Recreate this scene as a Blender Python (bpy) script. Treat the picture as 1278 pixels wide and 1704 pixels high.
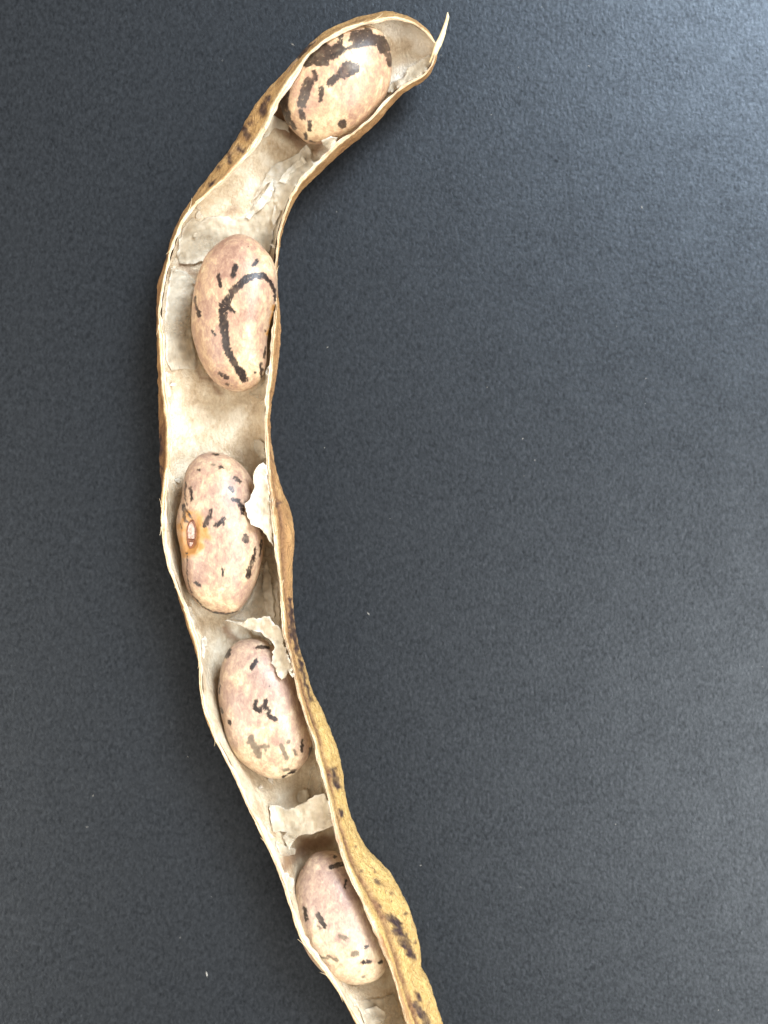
import bpy, bmesh, math, random
import numpy as np
from mathutils import Vector, Matrix
from mathutils.bvhtree import BVHTree
from mathutils.geometry import delaunay_2d_cdt

# ------------------------------------------------------------------ clear
for o in list(bpy.data.objects):
    bpy.data.objects.remove(o)
scene = bpy.context.scene
COL = scene.collection
random.seed(7)

# One photograph pixel at table height is S metres (a bean is about 17 mm long).
S = 0.065e-3
D = 2400.0            # camera height above the paper, in the same pixel unit
CX, CY = 639.0, 852.0

# ------------------------------------------------------------------ camera
cam = bpy.data.cameras.new('camera')
cam.sensor_fit = 'VERTICAL'
cam.angle = 2 * math.atan(CY / D)
cam.clip_start = 0.005
cam.clip_end = 20
camo = bpy.data.objects.new('camera', cam)
camo.location = (0, 0, D * S)
COL.objects.link(camo)
scene.camera = camo
cam.dof.use_dof = True
cam.dof.focus_distance = (D - 110) * S
cam.dof.aperture_fstop = 11.0

# ------------------------------------------------------------------ world and lights
world = bpy.data.worlds.new('World')
scene.world = world
world.use_nodes = True
wn = world.node_tree
wn.nodes['Background'].inputs['Color'].default_value = (1.0, 0.94, 0.86, 1)
wn.nodes['Background'].inputs['Strength'].default_value = 0.37


def area(name, loc, target, sx, sy, power, color):
    l = bpy.data.lights.new(name, 'AREA')
    l.shape = 'RECTANGLE'
    l.size, l.size_y = sx, sy
    l.energy = power
    l.color = color
    o = bpy.data.objects.new(name, l)
    o.location = loc
    o.rotation_euler = (Vector(target) - Vector(loc)).to_track_quat('-Z', 'Y').to_euler()
    COL.objects.link(o)
    return o


# a blue-white window beyond the upper right, a neutral window farther down the right side, warm room light from the left
area('window_light', (0.32, 0.38, 0.60), (0, 0, 0), 0.26, 0.30, 11.8, (0.76, 0.87, 1.0))
area('side_window_light', (0.42, -0.20, 0.56), (0, 0, 0), 0.30, 0.60, 7.4, (1.0, 0.98, 0.95))
area('room_light', (-0.58, -0.24, 0.52), (0, 0, 0), 0.34, 0.60, 6.2, (1.0, 0.92, 0.82))

scene.view_settings.view_transform = 'Standard'
scene.view_settings.look = 'None'
scene.view_settings.exposure = 0.0
scene.view_settings.gamma = 1.0
scene.render.engine = 'CYCLES'


# ------------------------------------------------------------------ helpers
def unproj(x, y, z):
    """photo pixel + height above the paper -> point in pixel units"""
    x = np.asarray(x, float); y = np.asarray(y, float); z = np.asarray(z, float)
    k = (D - z) / D
    return np.stack([(x - CX) * k, -(y - CY) * k, z + 0 * x], -1)


def proj(p):
    k = D / (D - p[..., 2])
    return np.stack([p[..., 0] * k + CX, CY - p[..., 1] * k], -1)


def _hash(ix, iy, iz, seed):
    h = (ix * 374761393 + iy * 668265263 + iz * 2147483647 + seed * 1274126177) & 0xFFFFFFFF
    h = ((h ^ (h >> 13)) * 1274126177) & 0xFFFFFFFF
    h = h ^ (h >> 16)
    return (h & 0xFFFFFF) / float(0xFFFFFF)


def vnoise(p, scale, seed=0):
    """value noise, -1..1"""
    q = np.asarray(p, float) / scale
    if q.shape[-1] == 2:
        q = np.concatenate([q, np.zeros(q.shape[:-1] + (1,))], -1)
    i = np.floor(q).astype(np.int64)
    f = q - i
    f = f * f * (3 - 2 * f)
    r = 0
    for dx in (0, 1):
        for dy in (0, 1):
            for dz in (0, 1):
                w = (f[..., 0] if dx else 1 - f[..., 0]) * (f[..., 1] if dy else 1 - f[..., 1]) * (f[..., 2] if dz else 1 - f[..., 2])
                r = r + w * _hash(i[..., 0] + dx, i[..., 1] + dy, i[..., 2] + dz, seed)
    return r * 2 - 1


def fbm(p, scale, seed=0, octv=3):
    r, a = 0, 1.0
    for k in range(octv):
        r = r + a * vnoise(p, scale / 2 ** k, seed + k * 17)
        a *= 0.5
    return r / 1.75


def smooth(a, b, x):
    t = np.clip((x - a) / (b - a), 0, 1)
    return t * t * (3 - 2 * t)


def spline(pts, n, closed=False):
    """centripetal-ish Catmull-Rom resampled evenly to n points"""
    p = np.asarray(pts, float)
    if closed:
        q = np.vstack([p[-2:], p, p[:3]])
    else:
        q = np.vstack([2 * p[0] - p[1], p, 2 * p[-1] - p[-2]])
    out = []
    lo, hi = (2, 2 + len(p)) if closed else (1, len(p))
    for i in range(lo, hi):
        p0, p1, p2, p3 = q[i - 1], q[i], q[i + 1], q[i + 2]
        t = np.linspace(0, 1, 24, endpoint=False)[:, None]
        out.append(0.5 * ((2 * p1) + (-p0 + p2) * t + (2 * p0 - 5 * p1 + 4 * p2 - p3) * t ** 2 + (-p0 + 3 * p1 - 3 * p2 + p3) * t ** 3))
    if not closed:
        out.append(p[-1:])
    else:
        out.append(out[0][:1])
    c = np.vstack(out)
    d = np.r_[0, np.cumsum(np.linalg.norm(np.diff(c, axis=0), axis=1))]
    u = np.linspace(0, d[-1], n, endpoint=not closed)
    return np.stack([np.interp(u, d, c[:, k]) for k in range(c.shape[1])], -1)


def mesh_obj(name, verts, faces, mat, parent=None, base=(0, 0, 0), attrs=None, shade=True):
    """verts in pixel units (world), base in pixel units -> object in metres"""
    v = (np.asarray(verts, float) - np.asarray(base, float)) * S
    me = bpy.data.meshes.new(name)
    me.from_pydata(v.tolist(), [], faces if isinstance(faces, list) else faces.tolist())
    if attrs:
        for k, a in attrs.items():
            at = me.attributes.new(k, 'FLOAT', 'POINT')
            at.data.foreach_set('value', np.asarray(a, np.float32).ravel())
    if shade:
        me.polygons.foreach_set('use_smooth', [True] * len(me.polygons))
    me.materials.append(mat)
    me.update()
    o = bpy.data.objects.new(name, me)
    COL.objects.link(o)
    if parent is not None:
        o.parent = parent
    else:
        o.location = [c * S for c in base]
    return o


def grid_faces(n, m, wrap=False, flip=False):
    i = np.arange(n - 1)[:, None]
    j = np.arange(m if wrap else m - 1)[None, :]
    j2 = (j + 1) % m
    f = np.stack([i * m + j, i * m + j2, (i + 1) * m + j2, (i + 1) * m + j], -1).reshape(-1, 4)
    return f[:, ::-1] if flip else f


def Z(scale, ox, oy, pts):
    """points read off an enlarged crop of the photograph -> photo pixels"""
    return [(ox + p[0] / scale, oy + p[1] / scale) + tuple(w / scale for w in p[2:]) for p in pts]


R1 = (2.556, 300, 0)
R2 = (4.26, 230, 330)
R3 = (4.26, 230, 680)
R4 = (3.873, 270, 1000)
R5 = (3.363, 380, 1330)

# ------------------------------------------------------------------ materials


class N:
    """tiny node helper"""

    def __init__(self, name):
        self.m = bpy.data.materials.new(name)
        self.m.use_nodes = True
        self.t = self.m.node_tree
        self.b = self.t.nodes['Principled BSDF']
        self.out = self.t.nodes['Material Output']

    def n(self, typ, **kw):
        nd = self.t.nodes.new(typ)
        for k, v in kw.items():
            setattr(nd, k, v)
        return nd

    def link(self, a, b):
        self.t.links.new(a, b)

    def coords(self, sx=1, sy=1, sz=1, rot=0):
        tc = self.n('ShaderNodeTexCoord')
        mp = self.n('ShaderNodeMapping')
        mp.inputs['Scale'].default_value = (sx / S, sy / S, sz / S)
        mp.inputs['Rotation'].default_value = (0, 0, rot)
        self.link(tc.outputs['Object'], mp.inputs['Vector'])
        return mp.outputs['Vector']

    def noise(self, vec, px, detail=3, rough=0.55, dist=0.0):
        nd = self.n('ShaderNodeTexNoise')
        nd.inputs['Scale'].default_value = 1.0 / px
        nd.inputs['Detail'].default_value = detail
        nd.inputs['Roughness'].default_value = rough
        nd.inputs['Distortion'].default_value = dist
        self.link(vec, nd.inputs['Vector'])
        return nd.outputs['Fac']

    def attr(self, name):
        nd = self.n('ShaderNodeAttribute')
        nd.attribute_name = name
        return nd.outputs['Fac']

    def ramp(self, fac, stops, interp='LINEAR'):
        nd = self.n('ShaderNodeValToRGB')
        cr = nd.color_ramp
        cr.interpolation = interp
        while len(cr.elements) < len(stops):
            cr.elements.new(0.5)
        for e, (p, c) in zip(cr.elements, stops):
            e.position = p
            e.color = c if len(c) == 4 else (*c, 1)
        self.link(fac, nd.inputs['Fac'])
        return nd.outputs['Color']

    def mix(self, fac, a, b, mode='MIX'):
        nd = self.n('ShaderNodeMix', data_type='RGBA', blend_type=mode)
        for sock, v in ((nd.inputs['Factor'], fac), (nd.inputs['A'], a), (nd.inputs['B'], b)):
            if isinstance(v, (int, float)):
                sock.default_value = v
            elif isinstance(v, tuple):
                sock.default_value = (*v, 1) if len(v) == 3 else v
            else:
                self.link(v, sock)
        for s in nd.inputs:
            pass
        return nd.outputs['Result']

    def math(self, op, a, b=0.0, c=None):
        nd = self.n('ShaderNodeMath', operation=op)
        for k, v in enumerate((a, b) if c is None else (a, b, c)):
            if isinstance(v, (int, float)):
                nd.inputs[k].default_value = v
            else:
                self.link(v, nd.inputs[k])
        return nd.outputs[0]

    def bump(self, h, dist_px, strength=1.0, prev=None):
        nd = self.n('ShaderNodeBump')
        nd.inputs['Distance'].default_value = dist_px * S
        nd.inputs['Strength'].default_value = strength
        self.link(h, nd.inputs['Height'])
        if prev is not None:
            self.link(prev, nd.inputs['Normal'])
        self.link(nd.outputs['Normal'], self.b.inputs['Normal'])
        return nd.outputs['Normal']


def mix_sock(nd_color):
    return nd_color


def thin(k, c, f, tint):
    """dry husk lets some light through"""
    tr = k.n('ShaderNodeBsdfTranslucent')
    k.link(k.mix(0.6, c, tint), tr.inputs['Color'])
    ms = k.n('ShaderNodeMixShader')
    ms.inputs[0].default_value = f
    k.link(k.b.outputs[0], ms.inputs[1])
    k.link(tr.outputs[0], ms.inputs[2])
    k.link(ms.outputs[0], k.out.inputs['Surface'])


# black craft paper: matt, felted fibres, a soft sheen at low angles
def mat_paper():
    k = N('black_paper')
    v = k.coords()
    big = k.noise(v, 70, 3)
    mid = k.noise(v, 14, 4, 0.65)
    fine = k.noise(v, 4.5, 3, 0.7)
    st = k.coords(1.0, 0.6, 1.0, math.radians(-35))
    fib = k.noise(st, 5.0, 3, 0.65, 0.4)
    c = k.ramp(mid, [(0.3, (0.006, 0.0066, 0.0074)), (0.7, (0.017, 0.0185, 0.0205))])
    c = k.mix(0.55, c, k.ramp(fib, [(0.34, (0.003, 0.0034, 0.0038)), (0.68, (0.026, 0.028, 0.031))]))
    c = k.mix(k.ramp(big, [(0.3, (0, 0, 0)), (0.7, (0.35, 0.35, 0.35))]), c, (0.009, 0.0095, 0.0105))
    sp = k.noise(v, 3.2, 2, 0.5)
    spk = k.ramp(sp, [(0.755, (0, 0, 0)), (0.80, (1, 1, 1))])
    c = k.mix(k.math('MULTIPLY', spk, 0.35), c, (0.13, 0.14, 0.15))
    k.link(c, k.b.inputs['Base Color'])
    k.b.inputs['Roughness'].default_value = 0.33
    k.b.inputs['Specular IOR Level'].default_value = 0.32
    k.b.inputs['Sheen Weight'].default_value = 0.0
    k.b.inputs['Sheen Roughness'].default_value = 0.5
    h = k.math('ADD', k.math('MULTIPLY', fib, 0.8), k.math('MULTIPLY', fine, 0.7))
    h = k.math('ADD', h, k.math('MULTIPLY', mid, 0.5))
    k.bump(h, 0.6, 0.7)
    # felted clumps take the sheen unevenly; single fibres catch it
    mott = k.noise(v, 9, 4, 0.6, 0.8)
    sv = k.math('ADD', k.math('MULTIPLY', k.math('SUBTRACT', mott, 0.5), 0.45), k.math('MULTIPLY', k.math('SUBTRACT', fine, 0.5), 0.25))
    sv = k.math('ADD', sv, k.math('MULTIPLY', k.math('SUBTRACT', fib, 0.5), 0.25))
    sv = k.math('ADD', sv, k.math('MULTIPLY', k.math('SUBTRACT', big, 0.5), 0.25))
    f2 = k.noise(k.coords(1.0, 0.28, 1.0, math.radians(48)), 3.0, 2, 0.5, 1.2)
    f3 = k.noise(k.coords(1.0, 0.28, 1.0, math.radians(-62)), 3.0, 2, 0.5, 1.2)
    fb = k.ramp(k.math('MAXIMUM', f2, f3), [(0.66, (0, 0, 0)), (0.78, (1, 1, 1))])
    sv = k.math('ADD', sv, k.math('MULTIPLY', fb, 0.28))
    k.link(k.math('MAXIMUM', k.math('ADD', sv, 0.36), 0.03), k.b.inputs['Specular IOR Level'])
    k.b.inputs['Specular Tint'].default_value = (0.80, 0.90, 1.0, 1)  # bluish window light put into the paper's reflection colour
    return k.m


def mat_bean():
    k = N('bean_coat')
    tone, mark, faint, orange = (k.attr(a) for a in ('tone', 'mark', 'faint', 'orange'))
    oi = k.n('ShaderNodeObjectInfo')
    off = k.n('ShaderNodeVectorMath', operation='ADD')
    sc = k.n('ShaderNodeVectorMath', operation='SCALE')
    sc.inputs[0].default_value = (731.0, 417.0, 593.0)
    k.link(oi.outputs['Random'], sc.inputs['Scale'])
    k.link(k.coords(1, 0.62, 1, 0.25), off.inputs[0])
    k.link(sc.outputs[0], off.inputs[1])
    v = off.outputs[0]
    m1 = k.noise(v, 26, 4, 0.62, 0.6)
    m2 = k.noise(v, 8, 3, 0.6, 0.5)
    m3 = k.noise(v, 2.6, 2, 0.6)
    t = k.math('ADD', tone, k.math('MULTIPLY', k.math('SUBTRACT', m1, 0.5), 1.35))
    t = k.math('ADD', t, k.math('MULTIPLY', k.math('SUBTRACT', m2, 0.5), 1.35))
    t = k.math('ADD', t, k.math('MULTIPLY', k.math('SUBTRACT', m3, 0.5), 0.6))
    c = k.ramp(t, [(0.0, (0.33, 0.175, 0.118)), (0.35, (0.46, 0.27, 0.175)), (0.64, (0.61, 0.39, 0.23)), (1.0, (0.80, 0.61, 0.37))])
    hs = k.n('ShaderNodeHueSaturation')
    k.link(c, hs.inputs['Color'])
    k.link(k.math('SUBTRACT', 1.0, k.math('MULTIPLY', k.attr('dust'), 0.26)), hs.inputs['Saturation'])
    hs.inputs['Value'].default_value = 0.80
    hs.inputs['Hue'].default_value = 0.502
    c = hs.outputs['Color']
    c = k.mix(k.math('MINIMUM', k.math('MULTIPLY', orange, 1.6), 0.95), c, k.ramp(orange, [(0.0, (0.54, 0.33, 0.13)), (0.45, (0.46, 0.215, 0.045)), (1.0, (0.17, 0.055, 0.016))]))
    c = k.mix(faint, c, k.ramp(m2, [(0.3, (0.085, 0.063, 0.042)), (0.7, (0.15, 0.115, 0.075))]))
    c = k.mix(mark, c, k.ramp(m3, [(0.3, (0.016, 0.009, 0.007)), (0.62, (0.030, 0.018, 0.013)), (0.8, (0.09, 0.06, 0.042))]))
    k.link(c, k.b.inputs['Base Color'])
    k.b.inputs['Roughness'].default_value = 0.40
    k.b.inputs['Specular IOR Level'].default_value = 0.45
    k.b.inputs['Subsurface Weight'].default_value = 0.10
    k.b.inputs['Subsurface Radius'].default_value = (1, 0.5, 0.3)
    k.b.inputs['Subsurface Scale'].default_value = 8 * S
    h = k.math('ADD', k.math('MULTIPLY', m2, 0.5), k.math('MULTIPLY', m3, 0.35))
    k.bump(h, 1.5, 0.55)
    return k.m


def mat_outer():
    k = N('pod_outer_skin')
    spot, brown, yellow = (k.attr(a) for a in ('spot', 'brown', 'yellow'))
    v = k.coords()
    a = k.noise(v, 34, 4, 0.6, 0.5)
    b = k.noise(v, 7, 4, 0.65)
    d = k.noise(v, 2.6, 2, 0.6)
    c = k.ramp(a, [(0.3, (0.36, 0.175, 0.070)), (0.55, (0.54, 0.295, 0.12)), (0.75, (0.68, 0.43, 0.20))])
    c = k.mix(k.math('MULTIPLY', yellow, 0.75), c, k.ramp(b, [(0.3, (0.56, 0.35, 0.085)), (0.7, (0.86, 0.62, 0.25))]))
    c = k.mix(brown, c, k.ramp(b, [(0.3, (0.10, 0.045, 0.022)), (0.7, (0.30, 0.15, 0.065))]))
    c = k.mix(k.math('MULTIPLY', k.ramp(d, [(0.35, (1, 1, 1)), (0.6, (0, 0, 0))]), 0.28), c, (0.16, 0.085, 0.035))
    vn = k.n('ShaderNodeTexVoronoi', feature='DISTANCE_TO_EDGE')
    vn.inputs['Scale'].default_value = 1 / 17.0
    wv = k.n('ShaderNodeVectorMath', operation='ADD')
    wn_ = k.n('ShaderNodeTexNoise')
    wn_.inputs['Scale'].default_value = 1 / 14.0
    k.link(v, wn_.inputs['Vector'])
    sc_ = k.n('ShaderNodeVectorMath', operation='SCALE')
    sc_.inputs['Scale'].default_value = 22.0
    k.link(wn_.outputs['Color'], sc_.inputs[0])
    k.link(k.coords(1.0, 0.55, 1.0, 0.5), wv.inputs[0])
    k.link(sc_.outputs[0], wv.inputs[1])
    k.link(wv.outputs[0], vn.inputs['Vector'])
    vein = k.ramp(vn.outputs['Distance'], [(0.0, (1, 1, 1)), (0.12, (0, 0, 0))])
    c = k.mix(k.math('MULTIPLY', vein, 0.14), c, (0.20, 0.10, 0.035))
    pep = k.noise(v, 9, 2, 0.5)
    pepf = k.math('MULTIPLY', k.ramp(pep, [(0.66, (0, 0, 0)), (0.74, (1, 1, 1))]), 0.65)
    c = k.mix(pepf, c, (0.10, 0.05, 0.035))
    c = k.mix(spot, c, k.ramp(b, [(0.3, (0.022, 0.012, 0.012)), (0.75, (0.075, 0.040, 0.036))]))
    k.link(c, k.b.inputs['Base Color'])
    k.b.inputs['Roughness'].default_value = 0.62
    k.b.inputs['Specular IOR Level'].default_value = 0.35
    h = k.math('ADD', k.math('MULTIPLY', b, 1.0), k.math('MULTIPLY', d, 0.45))
    h = k.math('ADD', h, k.math('MULTIPLY', vein, -0.30))
    k.bump(h, 4.0, 0.85)
    thin(k, c, 0.05, (1.0, 0.90, 0.66))
    return k.m


def mat_inner():
    k = N('pod_inner_wall')
    pale, brown = k.attr('pale'), k.attr('brown')
    v = k.coords()
    st = k.coords(1.0, 0.45, 0.8, math.radians(38))
    fib = k.noise(st, 5.0, 4, 0.7, 1.6)
    a = k.noise(v, 30, 4, 0.6, 0.5)
    b = k.noise(v, 6, 3, 0.6)
    c = k.ramp(a, [(0.32, (0.46, 0.31, 0.165)), (0.48, (0.72, 0.57, 0.37)), (0.66, (0.90, 0.80, 0.61))])
    c = k.mix(0.4, c, k.ramp(fib, [(0.34, (0.50, 0.35, 0.20)), (0.66, (0.90, 0.81, 0.64))]))
    c = k.mix(k.math('MULTIPLY', brown, 0.8), c, k.ramp(b, [(0.3, (0.22, 0.11, 0.055)), (0.7, (0.34, 0.19, 0.10))]))
    c = k.mix(k.math('MULTIPLY', pale, 0.8), c, k.ramp(b, [(0.3, (0.78, 0.69, 0.54)), (0.7, (0.92, 0.86, 0.74))]))
    k.link(c, k.b.inputs['Base Color'])
    k.b.inputs['Roughness'].default_value = 0.34
    k.b.inputs['Specular IOR Level'].default_value = 0.6
    k.b.inputs['Sheen Weight'].default_value = 0.0
    k.b.inputs['Sheen Roughness'].default_value = 0.4
    h = k.math('ADD', k.math('MULTIPLY', fib, 1.0), k.math('MULTIPLY', b, 0.8))
    k.bump(h, 4.2, 0.8)
    thin(k, c, 0.05, (1.0, 0.86, 0.62))
    return k.m


def mat_flake():
    k = N('papery_lining')
    v = k.coords()
    st = k.coords(1.0, 0.3, 0.7, math.radians(30))
    a = k.noise(v, 24, 4, 0.6, 0.6)
    b = k.noise(v, 7, 3, 0.6, 0.5)
    fib = k.noise(st, 4.0, 3, 0.7, 0.5)
    edge = k.attr('edge')
    c = k.ramp(a, [(0.3, (0.58, 0.45, 0.29)), (0.5, (0.69, 0.58, 0.41)), (0.72, (0.79, 0.70, 0.54))])
    c = k.mix(0.35, c, k.ramp(fib, [(0.3, (0.54, 0.43, 0.30)), (0.7, (0.82, 0.74, 0.60))]))
    c = k.mix(k.attr('white'), c, k.ramp(b, [(0.3, (0.74, 0.65, 0.50)), (0.7, (0.90, 0.84, 0.72))]))
    c = k.mix(1.0, c, (0.96, 0.97, 0.97), 'MULTIPLY')
    c = k.mix(k.math('MULTIPLY', edge, 0.55), c, (0.88, 0.83, 0.73))
    k.link(c, k.b.inputs['Base Color'])
    k.b.inputs['Roughness'].default_value = 0.42
    k.b.inputs['Specular IOR Level'].default_value = 0.45
    h = k.math('ADD', k.math('MULTIPLY', fib, 0.8), k.math('MULTIPLY', b, 1.2))
    k.bump(h, 2.6, 0.6)
    tr = k.n('ShaderNodeBsdfTranslucent')
    k.link(c, tr.inputs['Color'])
    ms = k.n('ShaderNodeMixShader')
    ms.inputs[0].default_value = 0.10
    k.link(k.b.outputs[0], ms.inputs[1])
    k.link(tr.outputs[0], ms.inputs[2])
    tp = k.n('ShaderNodeBsdfTransparent')
    m2 = k.n('ShaderNodeMixShader')
    k.link(k.attr('film'), m2.inputs[0])
    k.link(tp.outputs[0], m2.inputs[1])
    k.link(ms.outputs[0], m2.inputs[2])
    k.link(m2.outputs[0], k.out.inputs['Surface'])
    return k.m


def mat_rim():
    k = N('suture_fibre')
    v = k.coords()
    ac, stain = k.attr('across'), k.attr('stain')
    w = k.noise(v, 20, 3)
    b = k.noise(v, 4, 3, 0.6)
    t = k.math('ADD', ac, k.math('MULTIPLY', k.math('SUBTRACT', b, 0.5), 0.55))
    c = k.ramp(t, [(0.04, (0.33, 0.19, 0.075)), (0.20, (0.56, 0.41, 0.22)), (0.38, (0.72, 0.60, 0.41)), (0.53, (0.46, 0.30, 0.15)), (0.64, (0.66, 0.53, 0.35)), (0.95, (0.66, 0.55, 0.41))])
    c = k.mix(k.math('MULTIPLY', k.ramp(w, [(0.4, (0, 0, 0)), (0.7, (1, 1, 1))]), 0.35), c, (0.50, 0.33, 0.15))
    c = k.mix(k.math('MULTIPLY', stain, 0.7), c, (0.26, 0.12, 0.045))
    k.link(c, k.b.inputs['Base Color'])
    k.b.inputs['Roughness'].default_value = 0.5
    k.bump(b, 1.5, 0.5)
    return k.m


def mat_simple(name, c1, c2, px, rough=0.5, bump=1.0):
    k = N(name)
    v = k.coords()
    a = k.noise(v, px, 3, 0.6)
    k.link(k.ramp(a, [(0.3, c1), (0.7, c2)]), k.b.inputs['Base Color'])
    k.b.inputs['Roughness'].default_value = rough
    k.bump(a, bump, 0.5)
    return k.m


M_PAPER, M_BEAN, M_OUTER, M_INNER, M_FLAKE, M_RIM = mat_paper(), mat_bean(), mat_outer(), mat_inner(), mat_flake(), mat_rim()
M_BEAK = mat_simple('beak_skin', (0.66, 0.50, 0.24), (0.84, 0.71, 0.45), 10, 0.5, 1.5)
M_HRING = mat_simple('hilum_rim', (0.075, 0.022, 0.010), (0.24, 0.075, 0.025), 6, 0.4, 1.0)
M_HPAD = mat_simple('hilum_scar', (0.36, 0.20, 0.14), (0.66, 0.51, 0.42), 5, 0.6, 1.5)
M_LINT = mat_simple('lint_fibre', (0.22, 0.20, 0.17), (0.45, 0.43, 0.38), 3, 0.7, 0.5)

# ------------------------------------------------------------------ paper surface
half = 0.30 / S
paper = mesh_obj('paper_surface', [(-half, -half, 0), (half, -half, 0), (half, half, 0), (-half, half, 0)], [[0, 1, 2, 3]], M_PAPER, shade=False)
paper['kind'] = 'structure'
paper['label'] = 'matt black craft paper with fine felted fibres under the pod'

# ------------------------------------------------------------------ pod curves, read off the photograph
LEFT_RIM = [(724, 72), (711, 54), (691, 38), (668, 29), (645, 28), (613, 36), (574, 47), (543, 64), (515, 87), (496, 112), (476, 138), (456, 171), (445, 198),
            (429, 227), (406, 258), (378, 289), (347, 317), (319, 344), (300, 372), (289, 400), (280, 429), (274, 455), (269, 483),
            (265, 513), (264, 553), (265, 588), (268, 623), (271, 659), (276, 695), (278, 727), (278, 750), (276, 774), (272, 797),
            (270, 821), (268, 856), (269, 884), (273, 915), (280, 945), (289, 966), (298, 992), (307, 1016), (315, 1043), (324, 1072),
            (331, 1103), (333, 1134), (335, 1160), (341, 1188), (350, 1212), (360, 1235), (373, 1258), (386, 1284), (399, 1310),
            (410, 1336), (425, 1369), (441, 1401), (457, 1434), (466, 1458), (475, 1485), (484, 1511), (491, 1538), (502, 1565),
            (517, 1586), (529, 1604), (543, 1621), (558, 1642), (573, 1666), (594, 1704), (622, 1752), (656, 1810), (694, 1880), (730, 1950), (756, 2010)]
LEFT_OUT = [(725, 71), (713, 51), (693, 34), (670, 23), (645, 19), (613, 24), (582, 33), (550, 47), (531, 59), (503, 86), (472, 121), (445, 149), (421, 180),
            (406, 207), (386, 243), (359, 278), (335, 309), (313, 341), (296, 370), (284, 400), (276, 432), (264, 466), (261, 494), (261, 565),
            (263, 635), (264, 692), (265, 727), (266, 750), (265, 774), (268, 795), (270, 821), (270, 856), (272, 884), (276, 915), (282, 945),
            (290, 966), (297, 995), (305, 1020), (313, 1048), (323, 1076), (330, 1103), (335, 1134), (340, 1160), (347, 1188), (356, 1212),
            (366, 1235), (379, 1258), (392, 1284), (405, 1310), (417, 1336), (432, 1369), (448, 1401), (464, 1434), (472, 1458), (480, 1485),
            (488, 1511), (496, 1538), (508, 1565), (522, 1586), (534, 1604), (548, 1621), (564, 1642), (580, 1666), (602, 1704), (630, 1752),
            (664, 1810), (701, 1880), (734, 1950), (757, 2010)]
RIGHT_RIM = [(726, 77), (724, 92), (719, 110), (703, 129), (683, 139), (664, 151), (644, 169), (624, 193), (597, 216), (570, 236), (545, 259), (521, 283),
             (499, 307), (485, 332), (476, 356), (468, 380), (463, 407), (460, 436), (459, 480), (460, 506), (459, 541), (456, 576), (453, 612),
             (449, 647), (446, 676), (445, 703), (446, 727), (448, 762), (452, 809), (457, 856), (461, 903), (466, 950), (471, 997), (474, 1030),
             (477, 1060), (484, 1090), (493, 1124), (499, 1150), (506, 1176), (515, 1207), (524, 1232), (533, 1271), (544, 1310), (552, 1336),
             (560, 1375), (571, 1419), (588, 1464), (609, 1508), (633, 1562), (648, 1598), (660, 1636), (671, 1672), (683, 1704), (699, 1752),
             (716, 1810), (736, 1880), (752, 1950), (762, 2010)]
RIGHT_OUT = [(727, 77), (727, 92), (722, 112), (706, 134), (686, 146), (668, 158), (650, 177), (631, 200), (604, 226), (577, 247), (551, 270), (527, 293),
             (504, 315), (489, 338), (479, 360), (471, 383), (466, 409), (462, 438), (462, 480), (465, 510), (467, 541), (466, 576), (462, 612),
             (458, 640), (452, 670), (450, 700), (452, 739), (461, 786), (472, 821), (484, 851), (489, 880), (490, 903), (487, 938), (487, 985),
             (489, 1020), (493, 1052), (498, 1077), (509, 1111), (520, 1150), (536, 1181), (549, 1214), (562, 1248), (570, 1284), (576, 1328),
             (588, 1369), (612, 1416), (648, 1455), (665, 1482), (680, 1511), (692, 1547), (700, 1583), (702, 1612), (716, 1639), (728, 1678),
             (737, 1704), (750, 1752), (762, 1810), (772, 1880), (774, 1950), (768, 2010)]
# station: left point, right point, height of left rim, right rim, underside
ST = [((724, 72), (726, 77), 112, 110, 92),
      ((705, 48), (722, 103), 118, 112, 78),
      ((680, 33), (703, 129), 128, 112, 62),
      ((640, 28), (678, 142), 142, 118, 48),
      ((574, 47), (640, 173), 160, 128, 40),
      ((515, 87), (597, 216), 168, 138, 34),
      ((456, 171), (545, 259), 158, 138, 30),
      ((406, 258), (499, 307), 142, 130, 28),
      ((319, 344), (476, 356), 128, 122, 18),
      ((280, 429), (460, 436), 124, 92, 6),
      ((264, 553), (459, 541), 126, 84, 0),
      ((271, 659), (449, 647), 124, 108, 4),
      ((278, 750), (448, 750), 124, 124, 6),
      ((268, 856), (457, 856), 128, 136, 0),
      ((280, 945), (465, 940), 128, 140, 0),
      ((315, 1043), (474, 1030), 126, 142, 4),
      ((335, 1160), (488, 1108), 128, 146, 0),
      ((373, 1258), (522, 1225), 128, 150, 0),
      ((425, 1369), (554, 1345), 122, 148, 4),
      ((466, 1458), (582, 1448), 126, 152, 0),
      ((502, 1565), (627, 1548), 130, 154, 0),
      ((558, 1642), (656, 1622), 124, 146, 2),
      ((594, 1704), (677, 1690), 116, 134, 6),
      ((656, 1810), (714, 1802), 98, 108, 12),
      ((694, 1880), (736, 1880), 80, 86, 20),
      ((756, 2010), (762, 2010), 56, 56, 30)]
NT, MS = 560, 110


def station_curve(pts, which):
    c = spline(pts, 4000)
    d = np.r_[0, np.cumsum(np.linalg.norm(np.diff(c, axis=0), axis=1))]
    a = []
    for s in ST:
        p = np.array(s[which], float)
        a.append(d[np.argmin(np.sum((c - p) ** 2, 1))])
    a = np.array(a)
    a[0], a[-1] = 0, d[-1]
    a = np.maximum.accumulate(a)
    return c, d, a


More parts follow.
